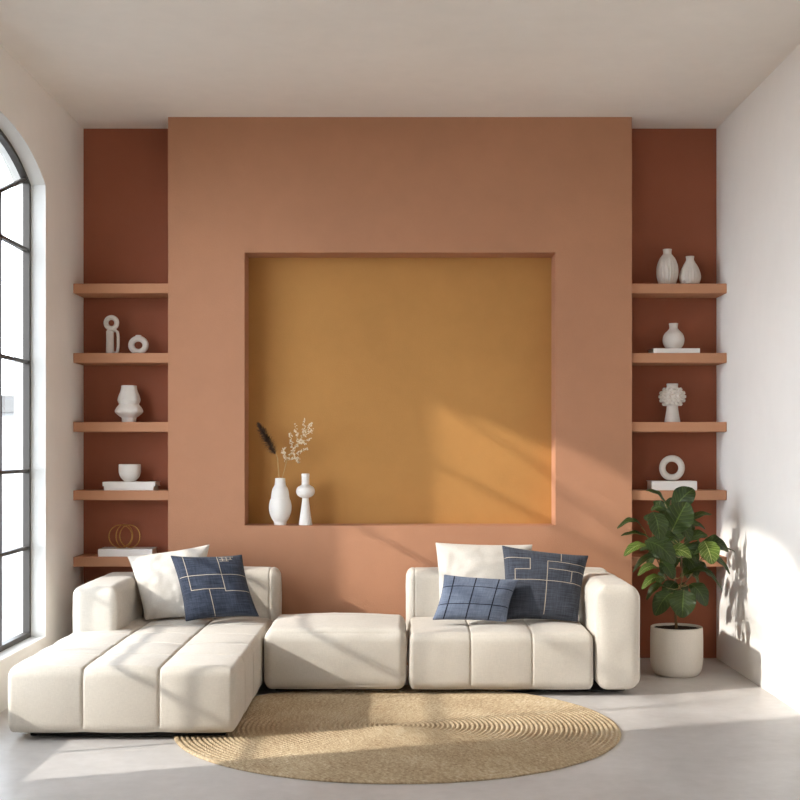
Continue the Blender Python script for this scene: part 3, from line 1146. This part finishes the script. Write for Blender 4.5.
    for (bx, by, tx, ty_, w, face, arch, Yb, Yt, sunlit) in L:
        A, B = W(bx, by, Yb), W(tx, ty_, Yt)
        ax = B - A
        up = Vector((0, 0, 1)) * (1 - face) + Vector((rnd.uniform(-.25, .25), -1, .45)) * face
        side = ax.cross(up).normalized()
        nr = side.cross(ax).normalized()
        if nr.z < 0 and nr.y > 0:
            nr, side = -nr, -side
        kk = Yb / F
        lm = bmesh.new()
        uvl = lm.loops.layers.uv.new('UVMap')
        nu, nv = 16, 8
        G = []
        wob = rnd.uniform(0, 6)
        for i in range(nu + 1):
            s = i / nu
            cp = A + ax * s + (nr * .5 + Vector((0, 0, .8))) * arch * kk * (math.sin(PI * s) - .0)
            hw = w * .62 * kk * (math.sin(PI * min(1, s ** .85 * .97 + .015)) ** .65) * (.72 + .42 * s)
            row = []
            for j in range(nv + 1):
                v = 2 * j / nv - 1
                fold = abs(v) * hw * .22
                wave = .11 * hw * math.sin(s * 17 + wob + (1.5 if v > 0 else 0)) * abs(v) ** 2
                row.append(lm.verts.new(cp + side * v * hw + nr * (fold + wave) - nr * (.10 * ax.length * s * s)))
            G.append(row)
        for i in range(nu):
            for j in range(nv):
                f = lm.faces.new((G[i][j], G[i][j + 1], G[i + 1][j + 1], G[i + 1][j]))
                for lp, (a, b_) in zip(f.loops, ((i, j), (i, j + 1), (i + 1, j + 1), (i + 1, j))):
                    lp[uvl].uv = (a / nu, b_ / nv)
        lm.normal_update()
        avg = sum((f.normal for f in lm.faces), Vector())
        if avg.dot(nr) < 0:
            bmesh.ops.reverse_faces(lm, faces=lm.faces)
        # each leaf keeps its own stalk, down to the nearest stem
        best = min(allpts, key=lambda p: (p - A).length + max(0, p.z - A.z) * 2)
        md = A.lerp(best, .5) - Vector((0, 0, .008))
        nf = len(lm.faces)
        tube(lm, [best, md, A, A + ax * .15 + (nr * .5 + Vector((0, 0, .8))) * arch * kk * .42 - nr * .001], [.0024, .0021, .0018, .001], 6)
        lm.faces.ensure_lookup_table()
        for f in lm.faces[nf:]:
            f.material_index = 1
        o = obj('leaf', lm, [M['leaf_sunlit'] if sunlit else M['leaf'], M['twig']], t)
        if sunlit:
            tag(o, 'leaf painted light green as if sunlit')


fig()

# ------------------------------------------------------------------ the town outside
def building(x0, x1, y0, y1, z1, mat, label):
    t = thing('building', ((x0 + x1) / 2, (y0 + y1) / 2, -22), label, 'building', 'buildings outside the window')
    b = obj('facade', newbox(x0, x1, y0, y1, -22, z1), M[mat], t, False)
    obj('roof_parapet', newbox(x0 - .3, x1 + .3, y0 - .3, y1 + .3, z1, z1 + .6), M['street'], t, False)


building(-26, -12.2, 46, 60, 2.6, 'facade', 'hazy grey apartment block seen low through the arched window')
building(-46, -29, 40, 54, 6.0, 'facade_b', 'pale block left of the grey one beyond the arched window')
building(-30, -15, 74, 90, -4.0, 'facade_b', 'low pale building further back beyond the arched window')
tag(obj('ground', newbox(-160, 160, -120, 200, -22.5, -22), M['street'], None, False), kind='structure')

# ------------------------------------------------------------------ light
w = bpy.data.worlds.new('hazy_sky')
SC.world = w
w.use_nodes = True
nt = w.node_tree
bg = nt.nodes['Background']
bg.inputs[0].default_value = (0.92, 1.0, 1.10, 1)
SKY = 6.9
tcw = nt.nodes.new('ShaderNodeTexCoord')
sepw = nt.nodes.new('ShaderNodeSeparateXYZ')
nt.links.new(tcw.outputs['Generated'], sepw.inputs[0])
rw = nt.nodes.new('ShaderNodeMapRange')          # hazy sky: bright towards the horizon, dimmer overhead
rw.interpolation_type = 'SMOOTHSTEP'
rw.inputs['From Min'].default_value = 0.05
rw.inputs['From Max'].default_value = 0.65
rw.inputs['To Min'].default_value = SKY * 1.30
rw.inputs['To Max'].default_value = SKY * 0.50
nt.links.new(sepw.outputs[2], rw.inputs['Value'])
nt.links.new(rw.outputs[0], bg.inputs[1])

sl = bpy.data.lights.new('sun', 'SUN')
sl.energy = 4.7
sl.color = (1.0, 0.95, 0.88)
sl.angle = math.radians(1.3)
so = bpy.data.objects.new('sun', sl)
COL.objects.link(so)
so.rotation_euler = Vector((1, ty, -tz)).to_track_quat('-Z', 'Y').to_euler()
so.location = (-8, -2, 7)

# ------------------------------------------------------------------ camera
cam = bpy.data.cameras.new('camera')
cam.sensor_width = 36.0
cam.lens = 36.0 * F / 800.0
cam.shift_x = 0.0
cam.shift_y = (HY - 400) / 800.0
cam.clip_end = 500
co = bpy.data.objects.new('camera', cam)
COL.objects.link(co)
co.location = (0, 0, CH)
co.rotation_euler = (PI / 2, 0, 0)
SC.camera = co

SC.cycles.max_bounces = 14
SC.cycles.diffuse_bounces = 8
SC.cycles.transparent_max_bounces = 12
SC.cycles.sample_clamp_indirect = 8.0
SC.cycles.use_denoising = True
vs = SC.view_settings
vs.view_transform = 'Standard'
vs.look = 'None'
vs.gamma = 1.0
vs.use_curve_mapping = False
vs.exposure = 0.0
